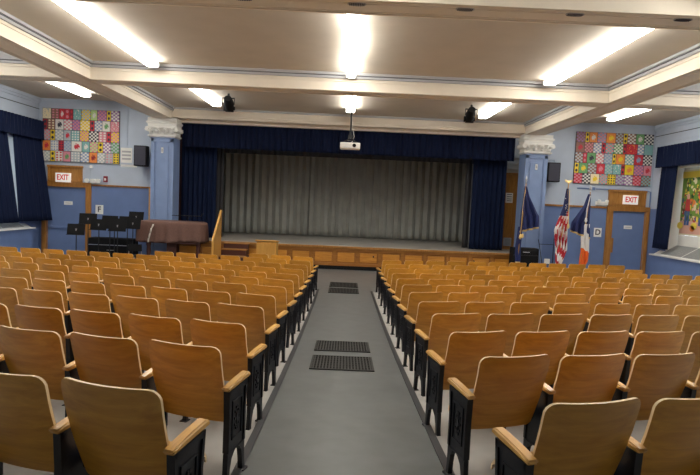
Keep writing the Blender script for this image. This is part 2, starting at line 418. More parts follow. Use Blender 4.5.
def seat_mesh(wd):
    prof = [(.195, .470), (.205, .452), (.22, .438), (.30, .436), (.38, .442), (.43, .440), (.465, .425), (.487, .395), (.492, .365)]
    b = MB(); ns = 8; n = len(prof); T = .016
    for off in (0, -T):
        for (y, z) in prof:
            for i in range(ns+1):
                u = i/ns; x = (-.5+u)*wd
                dy = -.05*(abs(2*u-1)**6)*(y > .4); dz = -.012*(1-(2*u-1)**2)*(1 if y < .44 else .4)
                b.v.append((x, y+dy+(off*.8 if y > .46 else 0), z+dz+(off if y < .48 else 0)))
    K = ns+1; O = n*K
    for j in range(n-1):
        for i in range(ns):
            a = j*K+i; b.f.append((a, a+1, a+K+1, a+K)); b.m.append(0); a += O; b.f.append((a, a+K, a+K+1, a+1)); b.m.append(0)
        for i in (0, ns): a = j*K+i; b.f.append((a, a+K, a+K+O, a+O)); b.m.append(1)
    for i in range(ns):
        for j in (0, n-1): a = j*K+i; b.f.append((a, a+1, a+1+O, a+O)); b.m.append(1)
    return b.mesh('seat', [M['ply'], M['ply_edge']], ang=50)
def arm_mesh():
    b = MB(); top = [(.045, .612), (.07, .616), (.12, .624), (.2, .632), (.30, .638), (.33, .634), (.34, .622)]
    bot = [(.34, .606), (.32, .602), (.06, .590), (.045, .594)]
    b.prism(top+bot, 'x', -.028, .028)
    me = b.mesh('armrest', M['oak'], ang=25)
    import bmesh
    bm = bmesh.new(); bm.from_mesh(me); bmesh.ops.bevel(bm, geom=[e for e in bm.edges if e.calc_face_angle(0) > .7], offset=.008, segments=2, affect='EDGES'); bm.to_mesh(me); bm.free()
    return me
def frame_mesh(ornate):
    b = MB(); t = .016
    out = [(-.012, -.02), (.040, -.02), (.042, .03), (.050, .12), (.075, .19), (.12, .235), (.16, .245), (.20, .235), (.235, .19), (.252, .12), (.258, .03), (.26, -.02), (.305, -.02), (.300, .02), (.292, .10), (.288, .30), (.292, .45), (.305, .56), (.315, .60), (.02, .590), (.005, .55), (.018, .45), (.012, .30), (.004, .10), (-.006, .02)]
    # split in convex-ish pieces: two legs and the panel above the arch
    def col(y0, y1, z0, z1, tt=t): b.box(-tt, tt, y0, y1, z0, z1)
    zz = [-.02, .0, .03, .09, .15, .185, .195]
    fl = [(-.016, .044), (-.012, .042), (.0, .040), (.006, .050), (.008, .075), (.010, .12), (.010, .152)]
    fr = [(.256, .312), (.258, .306), (.260, .298), (.252, .292), (.235, .290), (.20, .290), (.152, .290)]
    for leg in (fl, fr):
        for i in range(6):
            (a0, a1), (b0, b1) = leg[i], leg[i+1]
            b.prism([(a0, zz[i]), (a1, zz[i]), (b1, zz[i+1]), (b0, zz[i+1])], 'x', -t, t)
    b.prism([(.010, .195), (.290, .195), (.288, .42), (.310, .592), (.004, .585), (.016, .42)], 'x', -t*.7, t*.7)
    # raised rim
    for poly in ([(.010, .20), (.034, .20), (.038, .42), (.030, .585), (.004, .585), (.014, .42)], [(.266, .20), (.290, .20), (.288, .42), (.310, .592), (.284, .592), (.264, .42)],
                 [(.012, .555), (.305, .562), (.310, .592), (.004, .585)]):
        b.prism(poly, 'x', -t*1.25, t*1.25)
    if ornate:
        for s in (-1, 1):
            x0, x1 = sorted((s*t*.6, s*t*1.15))
            for (y0, y1, z0, z1) in ((.07, .08, .27, .50), (.22, .23, .27, .50), (.07, .23, .50, .51), (.07, .23, .265, .275)):
                b.box(x0, x1, y0, y1, z0, z1)
            for i in range(10):
                a = 2*pi*i/10; cy, cz = .15+.035*math.cos(a), .39+.07*math.sin(a)
                b.box(x0, x1, cy-.008, cy+.008, cz-.008, cz+.008)
            b.prism([(.15, .34), (.17, .39), (.15, .44), (.13, .39)], 'x', x0, x1)
    # bolt-down toes
    b.box(-.030, .030, -.03, .05, -.02, .008); b.box(-.030, .030, .25, .325, -.02, .006)
    b.v = [(x, .065+.80*y, z) for x, y, z in b.v]
    return b.mesh('end_frame' if ornate else 'side_frame', M['iron'], ang=30)
def bracket_mesh(wd):
    b = MB()
    for s in (-1, 1):
        x = s*(wd/2-.005)
        b.box(x-.018, x+.018, .20, .26, .39, .43); b.box(x-.014, x+.014, .185, .21, .38, .46)
        b.tube([(x-.03, .225, .40), (x+.03, .225, .40)], .022, 10)
        b.box(x-.05*(s > 0)-.0, x+.05*(s < 0)+.0, .24, .38, .395, .408)
    b.tube([(-wd/2, .25, .395), (wd/2, .25, .395)], .011, 8)
    return b.mesh('hinge_bracket', M['iron'], ang=30)
ARM = arm_mesh(); END = frame_mesh(True); SIDE = frame_mesh(False)
CACHE = {}
def meshes(wd):
    kx = round(wd, 3)
    if kx not in CACHE: CACHE[kx] = (back_mesh(kx), seat_mesh(kx-.015), bracket_mesh(kx-.01))
    return CACHE[kx]
ORD = ['aisle', 'second', 'third', 'fourth', 'fifth', 'sixth', 'seventh', 'eighth', 'ninth', 'tenth', 'eleventh', 'twelfth', 'thirteenth', 'fourteenth', 'fifteenth', 'sixteenth']
ROWN = ['nearest', 'second-nearest', 'third-nearest', 'fourth-nearest', 'fifth-nearest', 'sixth-nearest', 'sixth-farthest', 'fifth-farthest', 'fourth-farthest', 'third-farthest', 'second-farthest', 'farthest']
Y0 = [2.02, 2.97, 3.88, 4.93, 5.92, 6.93, 7.90, 8.85, 9.80, 10.75, 11.70, 12.65]
PR = [.55, .555, .575, .60, .60, .57, .575, .585, .56, .58, .57, .575]
PL = [.55, .555, .548, .57, .565, .58, .57, .59, .565, .58, .57, .58]
SR = [.885, .865, .87, .92, .93, .95, .96, .97, .98, .98, .99, .99]
SL = [.735, .72, .75, .78, .80, .79, .79, .79, .78, .78, .78, .78]
def seat(x, y, rz, pitch, sg, i, r, z):
    side = 'right' if sg > 0 else 'left'
    if i == 0: lb = 'wooden seat with black iron end panel, on the aisle, %s row %s of the aisle' % (ROWN[r], side)
    else: lb = 'varnished wooden seat, %s from the aisle in the %s row %s of it' % (ORD[i], ROWN[r], side)
    t = thing('theater_seat', (x, y, z), lb, 'seat', 'auditorium seats %s of the aisle' % side, rz)
    bk, st, br = meshes(pitch-.076)
    place('backrest', bk, t); place('seat', st, t); place('hinge_bracket', br, t)
    place('armrest', ARM, t, (sg*pitch/2, 0, 0)); place('side_frame', SIDE, t, (sg*pitch/2, 0, 0))
    if i == 0:
        place('armrest', ARM, t, (-sg*pitch/2, 0, 0)); place('end_frame', END, t, (-sg*pitch/2, 0, 0))
    return t
nseat = 0
for r in range(12):
    for sg, P_, S_ in ((-1, PL, SL), (1, PR, SR)):
        edge = .70*Y0[r]*1.06+.75                           # seen width plus a seat
        lim = min(8.9, edge)
        if sg > 0 and r >= 10: lim = 7.45
        if sg < 0 and r == 10: lim = 4.6
        if sg < 0 and r == 11: lim = 2.4
        i = 0; a = S_[r]-.04
        while a < lim and i < 16:
            p = P_[r]; ax = a+p/2; u = ax-.86
            y = Y0[r]+.27*u-.012*u*u; sl = .27-.024*u; ang = math.atan(sl)
            rp = p/math.cos(ang)*.995
            cx = sg*ax; rz = ang*sg
            zz = FL(y+.15)
            seat(cx, y, rz, round(rp, 2), sg, i, r, zz); nseat += 1
            a += p; i += 1
print('SEATS', nseat)

# ================================================================== STAGE
SY = 17.1; SZ = .80
st = thing('stage', (0, SY, 0), 'raised wooden stage with panelled front and pale board floor below the curtains', 'stage')
mb = MB(); mb.box(-6.0, 6.55, .57, 6.0, SZ-.06, SZ); mb.box(-5.63, 5.78, .0, .57, SZ-.06, SZ)
mb.build('stage_deck', M['stagefloor'], st, smooth=False)
mb = MB(); mb.box(-5.63, 5.78, -.04, .02, SZ-.085, SZ-.005); mb.build('stage_nosing', M['woodtrim'], st, smooth=False, bevel=.012)
mb = MB(); mb.box(-5.63, 5.78, .05, .09, .13, SZ-.085)
nP = 15
for i in range(nP+1):
    x = -5.63+(11.41)*i/nP; mb.box(max(-5.63, x-.055), min(5.78, x+.055), 0, .05, .13, SZ-.085)
mb.box(-5.63, 5.78, .001, .05, SZ-.17, SZ-.085); mb.box(-5.63, 5.78, .001, .05, .13, .22)
for i in range(nP):
    x0 = -5.63+11.41*i/nP+.10; x1 = x0+11.41/nP-.20; mb.box(x0, x1, .030, .06, .27, SZ-.22, 1)
mb.build('stage_front_panels', [M['stagestile'], M['stagewood']], st, smooth=False, bevel=.004)
mb = MB(); mb.box(-5.63, 5.78, .01, .09, 0, .13); mb.build('stage_base', M['black'], st, smooth=False)
for x in (1.0, 4.4):
    mb = MB(); mb.tube([(x, -.01, .48), (x, .02, .48)], .03, 12); mb.build('panel_knob', M['blackmetal'], st)
mb = MB(); mb.box(-.18, .20, .35, .55, SZ, SZ+.02); mb.build('deck_hatch', M['grille'], st, smooth=False)
# stage shell
for nm, bx in (('wall_stage_back', (-8, 8, 23.15, 23.3, 0, 6.2)), ('wall_stage_left', (-6.3, -6.1, 17.66, 23.15, 0, 6.2)), ('wall_stage_right', (6.62, 6.8, 17.66, 23.15, 0, 6.2)), ('ceiling_stage', (-6.3, 6.8, 17.5, 23.3, 6.2, 6.4))):
    struct(MB().box(*bx), nm, M['dark'], smooth=False)
mb = MB(); mb.box(5.62, 6.5, 18.8, 18.9, SZ, 3.62, 0); mb.box(5.62, 6.5, 18.8, 18.9, 3.62, 6, 1)
for x in (5.70, 6.12): mb.box(x, x+.05, 18.77, 18.8, SZ, 3.6, 0)
mb.box(5.62, 6.5, 18.76, 18.8, 3.55, 3.62, 0)
for z in (3.75, 3.95, 4.15): mb.box(5.72, 6.3, 18.72, 18.8, z, z+.08, 1)
struct(mb, 'wall_stage_wing', [M['woodtrim'], M['white']], smooth=False)
mb = MB(); mb.box(-6.0, -5.62, 18.3, 18.4, SZ, 6); struct(mb, 'wall_stage_wing_left', M['darkred'], smooth=False)
s = thing('notice_sheet', (5.99, 18.76, 2.70), 'white printed notice on the wood panel in the stage wing', 'notice')
MB().box(-.13, .13, 0, .01, -.18, .18).build('sheet', M['paper'], s, smooth=False)
b = MB()
for z in (.12, .04, -.04, -.11): b.box(-.09, .09, -.002, 0, z-.012, z+.012)
b.build('lettering', M['ink'], s, smooth=False)
s = thing('wing_box', (6.02, 18.75, 1.08), 'small pale box low on the wood panel in the stage wing', 'box')
MB().box(-.14, .14, -.02, .045, -.15, .15).build('box_body', M['trimgrey'], s, smooth=False, bevel=.01)
MB().box(-.10, .10, -.03, -.02, -.11, .11).build('cover', M['grille'], s, smooth=False)

# columns
def column(x, label):
    c = thing('column', (x, 17.25, 0), label, 'column', 'columns beside the stage')
    b = MB(); b.box(-.37, .37, -.30, .3, 0, 4.15)
    for s_ in (-1, 1): b.box(s_*.31-.06, s_*.31+.06, -.335, -.30, .35, 4.10)
    b.box(-.37, .37, -.335, -.30, 3.98, 4.15); b.box(-.37, .37, -.335, -.30, 0, .40); b.box(-.2, .2, -.315, -.30, .55, 3.85)
    b.build('shaft', M['colblue'], c, smooth=False, bevel=.01)
    b = MB(); b.box(-.40, .40, -.37, .14, 0, .16); b.build('base', M['colblue'], c, smooth=False, bevel=.02)
    b = MB()
    prof = [(.42, 4.13), (.47, 4.16), (.47, 4.19), (.43, 4.21), (.435, 4.30), (.48, 4.38), (.52, 4.42), (.52, 4.45), (.46, 4.47), (.47, 4.55), (.51, 4.59), (.51, 4.63), (.47, 4.65), (.47, 4.76)]
    for (r0, z0), (r1, z1) in zip(prof[:-1], prof[1:]):
        d0, d1 = r0-.07, r1-.07
        b.add([(-r0, -d0, z0), (r0, -d0, z0), (r0, .14, z0), (-r0, .14, z0), (-r1, -d1, z1), (r1, -d1, z1), (r1, .14, z1), (-r1, .14, z1)],
              [(0, 3, 2, 1), (4, 5, 6, 7), (0, 1, 5, 4), (1, 2, 6, 5), (3, 0, 4, 7), (2, 3, 7, 6)])
    cap = b.build('capital', M['white'], c, smooth=False)
    for lx in (-.36, -.12, .12, .36):                       # carved leaves
        b = MB(); b.tube([(lx, -.37, 4.23), (lx, -.385, 4.29), (lx, -.42, 4.35), (lx, -.455, 4.40), (lx, -.45, 4.42)], [.05, .07, .075, .055, .02], 10)
        b.build('carved_leaf', M['white'], cap)
    for lx in (-.50, .50):
        b = MB(); b.tube([(lx*.96, -.46, 4.37), (lx*.96, .10, 4.37)], .06, 14); b.build('scroll', M['white'], cap)
    b = MB(); b.box(-.035, .035, -.345, -.335, 3.62, 3.80); b.box(-.02, .02, -.35, -.345, 3.66, 3.76, 1)
    b.build('wall_switch', [M['paper'], M['trimgrey']], c, smooth=False)
column(-6.09, 'blue panelled column with white carved capital, left of the stage')
column(6.23, 'blue panelled column with white carved capital, right of the stage')

# curtains
def curtain(name, x0, x1, y, z0, z1, m, label, cat, amp=.07, per=.22, group=None, along='x', scallop=0, seed=1, solid=.012, flare=None):
    rr = random.Random(seed); W = x1-x0; n = int(abs(W)/per*10); ph = [rr.uniform(-.6, .6) for _ in range(60)]; am = [rr.uniform(.6, 1.2) for _ in range(60)]
    def fn(u, v):
        x = x0+W*u; kk = u*abs(W)/per; j = int(kk) % 59; f_ = kk-int(kk); p_ = ph[j]*(1-f_)+ph[j+1]*f_; a_ = am[j]*(1-f_)+am[j+1]*f_
        o = amp*a_*math.sin(2*pi*kk+p_+.25*math.sin(v*5+j))*(1-.35*v)
        z = z0+(z1-z0)*v-(scallop*abs(math.sin(pi*kk))*(1-v) if scallop else 0)
        xx = x+.35*amp*math.sin(4*pi*kk+p_)
        yy = y+o+(flare(u, v) if flare else 0)
        return (xx, yy, z) if along == 'x' else (yy, xx, z)
    b = MB(); b.grid(fn, n, 14)
    o = b.build(name, m, solid=solid, fix=False, ang=80)
    return tag(o, label, cat, group)
curtain('stage_curtain', -5.85, -1.62, 21.4, SZ+.02, 5.6, M['grey'], 'left length of the grey pleated curtain at the back of the stage', 'curtain', .09, .30, 'grey back curtains', seed=3)
curtain('stage_curtain', -1.75, 6.0, 21.55, SZ+.02, 5.6, M['grey'], 'wide right length of grey pleated curtain at the back of the stage', 'curtain', .09, .31, 'grey back curtains', seed=4)
curtain('stage_valance', -5.58, 5.70, 17.62, 3.92, 5.2, M['navy'], 'long navy pleated valance hanging across the top of the stage opening', 'valance', .05, .20, seed=5, flare=lambda u, v: -.1)
curtain('stage_curtain', -5.80, -4.60, 18.0, SZ+.02, 4.9, M['navy2'], 'navy blue side curtain at the left end of the stage', 'curtain', .07, .17, 'navy side curtains', seed=6)
curtain('stage_curtain', 4.42, 5.60, 18.0, SZ+.02, 4.9, M['navy2'], 'navy blue side curtain at the right end of the stage', 'curtain', .07, .17, 'navy side curtains', seed=7)
curtain('stage_border', -5.9, 6.0, 19.6, 3.95, 6.17, M['dark'], 'dark border cloth behind the valance at the top of the stage', 'curtain', .05, .25, seed=8)
curtain('stage_wing_drape', -4.78, -4.45, 18.5, SZ+.02, 5.2, M['dark'], 'narrow black curtain edge beside the left navy curtain', 'curtain', .03, .15, seed=9)
curtain('stage_wing_drape', 4.28, 4.5, 18.5, SZ+.02, 5.2, M['dark'], 'narrow black curtain edge beside the right navy curtain', 'curtain', .03, .15, seed=10)

# side-window curtains
for sg in (-1, 1):
    side = 'left' if sg < 0 else 'right'
    ye = 17.3 if sg < 0 else 16.85
    def fl2(u, v, sg=sg): return 0
    curtain('window_valance', 13.1, ye, sg*10.16, 3.90 if sg < 0 else 3.84, 4.52, M['navy'], 'navy pleated valance across the top of the %s window' % side, 'valance', .045, .17, along='y', seed=20+sg)
    MB().tube([(sg*10.27, 13.0, 4.50), (sg*10.27, ye, 4.50)], .018, 8).build('curtain_rod', M['blackmetal'])
for o in list(COL.objects):
    if o.name.startswith('curtain_rod'): tag(o, 'black rod along the top of the %s window valance' % ('left' if o.data.vertices[0].co.x < 0 else 'right'), 'curtain rod')
curtain('window_curtain', 15.93, 17.28, -10.32, 1.24, 4.42, M['navy'], 'navy curtain nearest the front corner on the left window, bottom pushed out', 'curtain', .05, .21, 'left window curtains', along='y', seed=31,
        flare=lambda u, v: .42*(1-v)**1.1*(.72+.28*u))
curtain('window_curtain', 13.2, 15.55, -10.32, 1.22, 4.42, M['navy'], 'navy curtain at the left edge of the picture on the left window', 'curtain', .05, .23, 'left window curtains', along='y', seed=32,
        flare=lambda u, v: .30*(1-v)**1.1)
o = COL.objects[-1] if False else None
# second drape leans toward the first at its foot
c2 = [o for o in COL.objects if o.name.startswith('window_curtain')]
for v in c2[1].data.vertices:
    t = 1-(v.co.z-1.22)/3.23; v.co.y += .14*t*max(0, (v.co.y-13.2)/2.15)
for v in c2[0].data.vertices:
    t = 1-(v.co.z-1.24)/3.21; v.co.y -= .14*t*max(0, (17.28-v.co.y)/1.35)
curtain('window_curtain', 15.95, 16.75, 10.31, 1.22, 4.42, M['navy'], 'narrow navy curtain drawn to the corner side of the right window', 'curtain', .06, .18, None, along='y', seed=33,
        flare=lambda u, v: -.14*(1-v))

# sills with radiator grilles
for sg in (-1, 1):
    side = 'left' if sg < 0 else 'right'
    s = thing('radiator_sill', (sg*10.4, 14.9, 0), 'white window sill with grey radiator grilles under the %s window' % side, 'sill')
    x0, x1 = sorted((-sg*.36, sg*.40)); y1 = 1.75; y0 = -1.85
    X = lambda v: sg*v
    b = MB(); b.box(*sorted((X(-.36), X(-.20))), -1.85, y1, .985, 1.03); b.box(*sorted((X(-.20), X(0))), -1.85, y1, .95, 1.0)
    b.prism([(X(-.20), .99), (X(-.20), 1.03), (X(.36), 1.36), (X(.36), .99)], 'y', -1.85, 1.46); b.prism([(X(-.20), .99), (X(-.20), 1.03), (X(0), 1.15), (X(0), .99)], 'y', 1.46, y1)
    b.build('sill_board', M['white'], s, smooth=False, bevel=.006)
    b = MB(); f0, f1 = sorted((-sg*.30, 0)); b.box(f0, f1, -1.85, y1-.05, 0, .985); b.build('cabinet', M['wains'], s, smooth=False)
    dx_, dz_ = .56, .33; L_ = math.hypot(dx_, dz_)
    for k2 in range(3):
        ya = 1.42-.98-k2*1.06; b = MB()
        def Q(a0, a1, c0, c1, h0, h1, mi=0):                       # a slab on the sloping top
            P = lambda a, y, h: (X(-.20+dx_*a-h*dz_/L_), y, 1.03+dz_*a+h*dx_/L_)
            b.add([P(a0, c0, h0), P(a1, c0, h0), P(a1, c1, h0), P(a0, c1, h0), P(a0, c0, h1), P(a1, c0, h1), P(a1, c1, h1), P(a0, c1, h1)], [(0, 3, 2, 1), (4, 5, 6, 7), (0, 1, 5, 4), (1, 2, 6, 5), (2, 3, 7, 6), (3, 0, 4, 7)], mi)
        Q(.06, .94, ya, ya+.98, 0, .004, 1)
        for i in range(25): Q(.06, .94, ya+i*.98/24-.006, ya+i*.98/24+.006, .004, .012)
        for i in range(9): Q(.06+.88*i/8-.01, .06+.88*i/8+.01, ya, ya+.98, .004, .012)
        b.build('grille', [M['grille'], M['trimgrey']], s, smooth=False)

# painted panel standing in the right window
def splat(b, cx, cz, rx, rz, mi, x, n=14, jit=.15, seed=0):
    rr = random.Random(seed)
    pts = [(cx+rx*math.cos(2*pi*i/n)*(1+rr.uniform(-jit, jit)), cz+rz*math.sin(2*pi*i/n)*(1+rr.uniform(-jit, jit))) for i in range(n)]
    b.prism(pts, 'x', x, x+.004, mi)
AC = [mat('mural_'+n, c, .5) for n, c in (('yellow', (.80, .62, .08)), ('green', (.16, .30, .05)), ('orange', (.75, .22, .05)), ('brown', (.22, .08, .04)), ('pink', (.70, .40, .32)), ('blue', (.06, .12, .30)), ('cream', (.75, .68, .48)), ('darkgreen', (.03, .09, .04)), ('red', (.45, .05, .05)))]
s = thing('painted_window_panel', (10.74, 14.95, 1.70), 'colourful painted panel of figures, leaves and pumpkins standing in the right window', 'painting')
MB().box(0, .04, -1.4, 1.36, 0, 2.05).build('panel', AC[6], s, smooth=False)
MB().box(.0, .03, -1.40, 1.38, -.64, -.01).build('lower_board', M['white'], s, smooth=False)
b = MB(); xx = -.006; seed = 0
b.prism([(-1.38, .45), (1.34, .45), (1.34, 1.45), (-1.38, 1.45)], 'x', -.003, 0, 1); b.prism([(-1.38, .05), (1.34, .05), (1.34, .45), (-1.38, .45)], 'x', -.003, 0, 4); b.prism([(-1.38, 1.45), (1.34, 1.45), (1.34, 2.0), (-1.38, 2.0)], 'x', -.003, 0, 1)
rr = random.Random(5)
for i in range(420):
    z = rr.uniform(.45, 1.8); y = rr.uniform(-1.3, 1.26)
    mi = rr.choice([0, 0, 1, 1, 7, 7, 6, 3] if z > 1.3 else [2, 1, 8, 3, 0, 6, 4, 7, 5])
    splat(b, y, z, rr.uniform(.015, .07), rr.uniform(.02, .10), mi, xx-.00005*i, seed=i)
b.prism([(-1.38, 1.82), (1.34, 1.80), (1.34, 2.0), (-1.38, 2.0)], 'x', xx-.018, xx-.016, 0)
for i, y in enumerate((1.0, .35, -.3, -.95)):                       # figures
    x2 = xx-.02; splat(b, y, 1.22, .07, .09, 3 if i % 2 else 4, x2, seed=i); b.prism([(y-.13, .75), (y+.12, .78), (y+.09, 1.14), (y-.08, 1.14)], 'x', x2, x2+.004, (8, 5, 2, 8)[i])
    b.prism([(y-.11, .32), (y-.01, .32), (y-.01, .76), (y-.11, .76)], 'x', x2, x2+.004, 5); b.prism([(y+.02, .32), (y+.11, .32), (y+.11, .78), (y+.01, .78)], 'x', x2, x2+.004, 5)
    splat(b, y+.3, .30, .14, .11, 0, x2, seed=40+i, jit=.05); splat(b, y-.28, .22, .11, .09, 2, x2, seed=60+i, jit=.05)
b.build('painted_scene', AC, s, smooth=False)

# ================================================================== PRINT BOARDS
C_ = dict(R=(.58, .03, .05), P=(.66, .24, .30), Y=(.82, .60, .03), T=(.20, .44, .44), G=(.14, .36, .14), W=(.72, .71, .67), B=(.26, .34, .52), O=(.78, .26, .06), N=(.27, .13, .10), K=(.03, .03, .05), V=(.32, .16, .38), S=(.42, .48, .52), L=(.45, .65, .25), C=(.85, .75, .50), D=(.30, .02, .03))
def board(name, x0, x1, z0, z1, rows, label, lean=0):
    t = thing(name, ((x0+x1)/2, YF-.004, (z0+z1)/2), label, 'artwork')
    W, H = x1-x0, z1-z0
    MB().box(-W/2, W/2, -.045, 0, -H/2, H/2).build('backing_board', M['ink'], t, smooth=False)
    v, f, mi, uvs, ca, cb = [], [], [], [], [], []
    kinds = ['check', 'dots', 'flower', 'blot']
    nr = len(rows)
    for r, row in enumerate(rows):
        tot = sum(c[0] for c in row); x = -W/2
        for wd, kd, a, c in row:
            cw = W*wd/tot; zt = H/2-r*H/nr; zb = zt-H/nr; o = len(v); y = -.050
            v += [(x+.008, y, zb+.008), (x+cw-.008, y, zb+.008), (x+cw-.008, y, zt-.008), (x+.008, y, zt-.008)]
            f.append((o, o+1, o+2, o+3)); mi.append(kinds.index(kd))
            if kd == 'check': su, sv = max(2, round(cw/.066)), 6
            elif kd == 'dots': su, sv = (1, 2) if cw < .17 else (max(2, round(cw/.11)), 4)
            else: su, sv = 1, 1
            uvs += [(0, 0), (su, 0), (su, sv), (0, sv)]; ca.append(C_[a]); cb.append(C_[c]); x += cw
    me = bpy.data.meshes.new('prints'); me.from_pydata(v, [], f)
    for kd in kinds: me.materials.append(ART[kd])
    me.polygons.foreach_set('material_index', mi)
    uv = me.uv_layers.new(name='cell')
    for i, q in enumerate(uvs): uv.data[i].uv = q
    for nm, arr in (('ink_a', ca), ('ink_b', cb)):
        at = me.attributes.new(nm, 'FLOAT_COLOR', 'CORNER')
        for i, c in enumerate(arr):
            for q in range(4): at.data[i*4+q].color = (*c, 1)
    place('prints', me, t)
q = lambda s_: [(float(w_), {'c': 'check', 'd': 'dots', 'f': 'flower', 'b': 'blot'}[k_], a_, c_) for w_, k_, a_, c_ in (e.split(',') for e in s_.split())]
board('print_mosaic', -10.25, -7.69, 3.22, 4.98, [
    q('46,b,C,S 42,d,N,P 30,f,R,W 26,d,R,P 18,d,D,R 43,b,T,W 50,c,Y,S 35,f,L,W 50,c,P,V 22,d,Y,K 45,c,V,W'),
    q('26,d,D,K 40,d,N,C 45,f,W,K 44,c,P,W 41,c,V,P 52,c,C,Y 23,d,R,K 40,c,B,W 42,f,W,G 48,b,P,W'),
    q('40,c,P,S 25,d,Y,K 45,c,S,W 38,f,S,R 45,d,T,W 48,c,P,Y 50,c,W,K 42,d,P,W 22,d,R,K 43,c,Y,P'),
    q('40,f,O,R 42,d,W,B 26,d,R,K 38,c,B,S 54,f,W,R 40,f,T,W 42,c,L,P 25,d,Y,K 40,c,V,W 42,c,S,G'),
    q('40,c,S,W 25,d,Y,K 40,d,W,R 40,f,P,G 50,d,S,W 45,c,B,W 42,f,O,D 40,c,W,S 42,d,S,P 30,d,Y,K')],
    'mosaic of small colourful patterned prints on the wall above the left exit sign')
board('print_mosaic', 7.68, 10.31, 3.26, 5.0, [
    q('47,c,N,V 20,d,Y,K 43,f,O,W 45,c,P,B 50,f,O,Y 40,c,N,S 22,d,Y,K 44,c,N,W 43,f,G,W 50,c,W,K'),
    q('45,f,N,R 45,c,N,P 43,c,W,B 20,d,R,K 43,c,P,T 48,c,G,W 16,d,R,K 58,b,R,O 34,c,B,W 46,b,T,B'),
    q('40,c,N,S 20,d,R,P 45,f,G,K 42,c,P,W 43,c,B,S 18,d,Y,K 46,f,O,Y 46,c,W,T 46,f,R,B 47,c,W,K'),
    q('23,d,Y,K 47,f,G,Y 45,c,N,S 43,f,R,P 42,c,S,T 44,b,T,W 18,d,R,K 48,f,Y,O 50,c,P,V 42,f,P,R'),
    q('45,c,R,P 43,c,W,K 47,f,C,Y 43,c,T,P 43,d,Y,K 45,c,S,V 45,c,V,W 45,c,P,R 50,c,T,N')],
    'mosaic of small colourful patterned prints on the wall above the right exit door')

# ================================================================== CEILING LIGHTS
def light(x, y0, y1, zc, label, w_=.25, stepx=0, cat='ceiling light', group='fluorescent ceiling lights'):
    t = thing('fluorescent_light', (x, (y0+y1)/2, zc), label, cat, group); n = max(1, round((y1-y0)/1.4)); L_ = (y1-y0)/n
    for i in range(n):
        a = y0+i*L_-(y0+y1)/2; dx = stepx*(1 if i % 2 else -1)
        b = MB(); b.box(-.07+dx, .07+dx, a+.004, a+L_-.004, -.045, 0); b.box(-w_/2+dx-.004, w_/2+dx+.004, a+.004, a+.022, -.13, -.045); b.box(-w_/2+dx-.004, w_/2+dx+.004, a+L_-.022, a+L_-.004, -.13, -.045)
        b.build('housing', M['fixture'], t, smooth=False)
        c = .03
        b = MB(); b.prism([(-w_/2+dx+.01, -.045), (w_/2+dx-.01, -.045), (w_/2+dx, -.06), (w_/2+dx, -.10), (w_/2-c+dx, -.13), (-w_/2+c+dx, -.13), (-w_/2+dx, -.10), (-w_/2+dx, -.06)], 'y', a+.022, a+L_-.022)
        b.build('diffuser', M['glow'], t, smooth=False)
pos = [('left', -4.30), ('middle', 0.02), ('right', 4.32)]
for nm, x in pos:
    light(x, 7.25, 11.30 if nm != 'middle' else 11.45, CZ, 'long lit fluorescent fixture, %s of three in the near ceiling bay' % nm, stepx=.03 if nm == 'middle' else 0, w_=.20 if nm == 'middle' else .25)
    light(x*.94, 13.2, 15.75, CZ, 'lit fluorescent fixture, %s of three in the bay nearest the stage' % nm)
    light(x, 3.2, 6.0, CZ, 'unseen fluorescent fixture behind the nearest crossbeam, added to light near seats, %s of three' % nm)  # out of view, added to light the nearest rows
for sg, nm in ((-1, 'left'), (1, 'right')):
    light(sg*8.16, 12.7, 16.1, CZO, 'lit fluorescent fixture above the %s print mosaic' % nm, w_=.26)
    light(sg*8.3, 7.3, 11.0, CZO, 'lit fluorescent fixture over the %s side seats' % nm, w_=.26)
    light(sg*8.3, 3.2, 6.0, CZO, 'unseen fluorescent fixture added over the %s rear side seats' % nm, w_=.26)  # unseen side pair, also added for light on the near seats

# grilles in the near crossbeam
for i, (x, nm) in enumerate(((-4.15, 'far left'), (-2.78, 'second from left'), (-1.39, 'left of centre'), (.03, 'central'), (1.39, 'right of centre'), (2.78, 'second from right'), (4.15, 'far right'))):
    t = thing('beam_vent', (x, 6.58, BZ), 'small oval vent on the underside of the nearest crossbeam, %s' % nm, 'vent', 'crossbeam vents')
    b = MB(); pts = [(.12*math.cos(2*pi*j/18), .055*math.sin(2*pi*j/18)) for j in range(18)]; b.prism(pts, 'z', -.012, 0); b.build('rim', M['trimgrey'], t, smooth=False)
    b = MB()
    for j in range(-4, 5): b.box(j*.022-.006, j*.022+.006, -.045*math.sqrt(1-(j/5.5)**2), .045*math.sqrt(1-(j/5.5)**2), -.018, -.012)
    b.build('grille', M['ink'], t, smooth=False)

# projector on its pole
t = thing('ceiling_projector', (.04, 12.62, 0), 'white projector hanging on a black pole above the aisle, before the stage', 'projector')
zb = 3.57
b = MB(); b.box(-.245, .245, -.17, .19, zb, zb+.145); b.build('projector_body', M['white'], t, smooth=False, bevel=.02)
b = MB(); b.tube([(.10, -.175, zb+.075), (.10, .02, zb+.075)], .045, 16); b.build('lens', M['black'], t)
b = MB(); b.tube([(.10, .17, zb+.07), (.10, .22, zb+.07)], .05, 16); b.box(-.20, .02, -.174, -.168, zb+.03, zb+.035); b.build('vent_slot', M['trimgrey'], t)
b = MB(); b.tube([(0, 0, zb+.34), (0, 0, CZ)], .022, 10); b.box(-.07, .07, -.07, .07, CZ-.02, CZ); b.build('pole', M['blackmetal'], t)
b = MB(); b.box(-.06, .06, -.06, .06, zb+.26, zb+.34)
for sx in (-1, 1):
    for sy in (-1, 1): b.tube([(0, 0, zb+.28), (sx*.17, sy*.12, zb+.15)], .008, 6)
b.box(-.09, .09, -.02, .02, zb+.20, zb+.23); b.build('mount', M['blackmetal'], t)
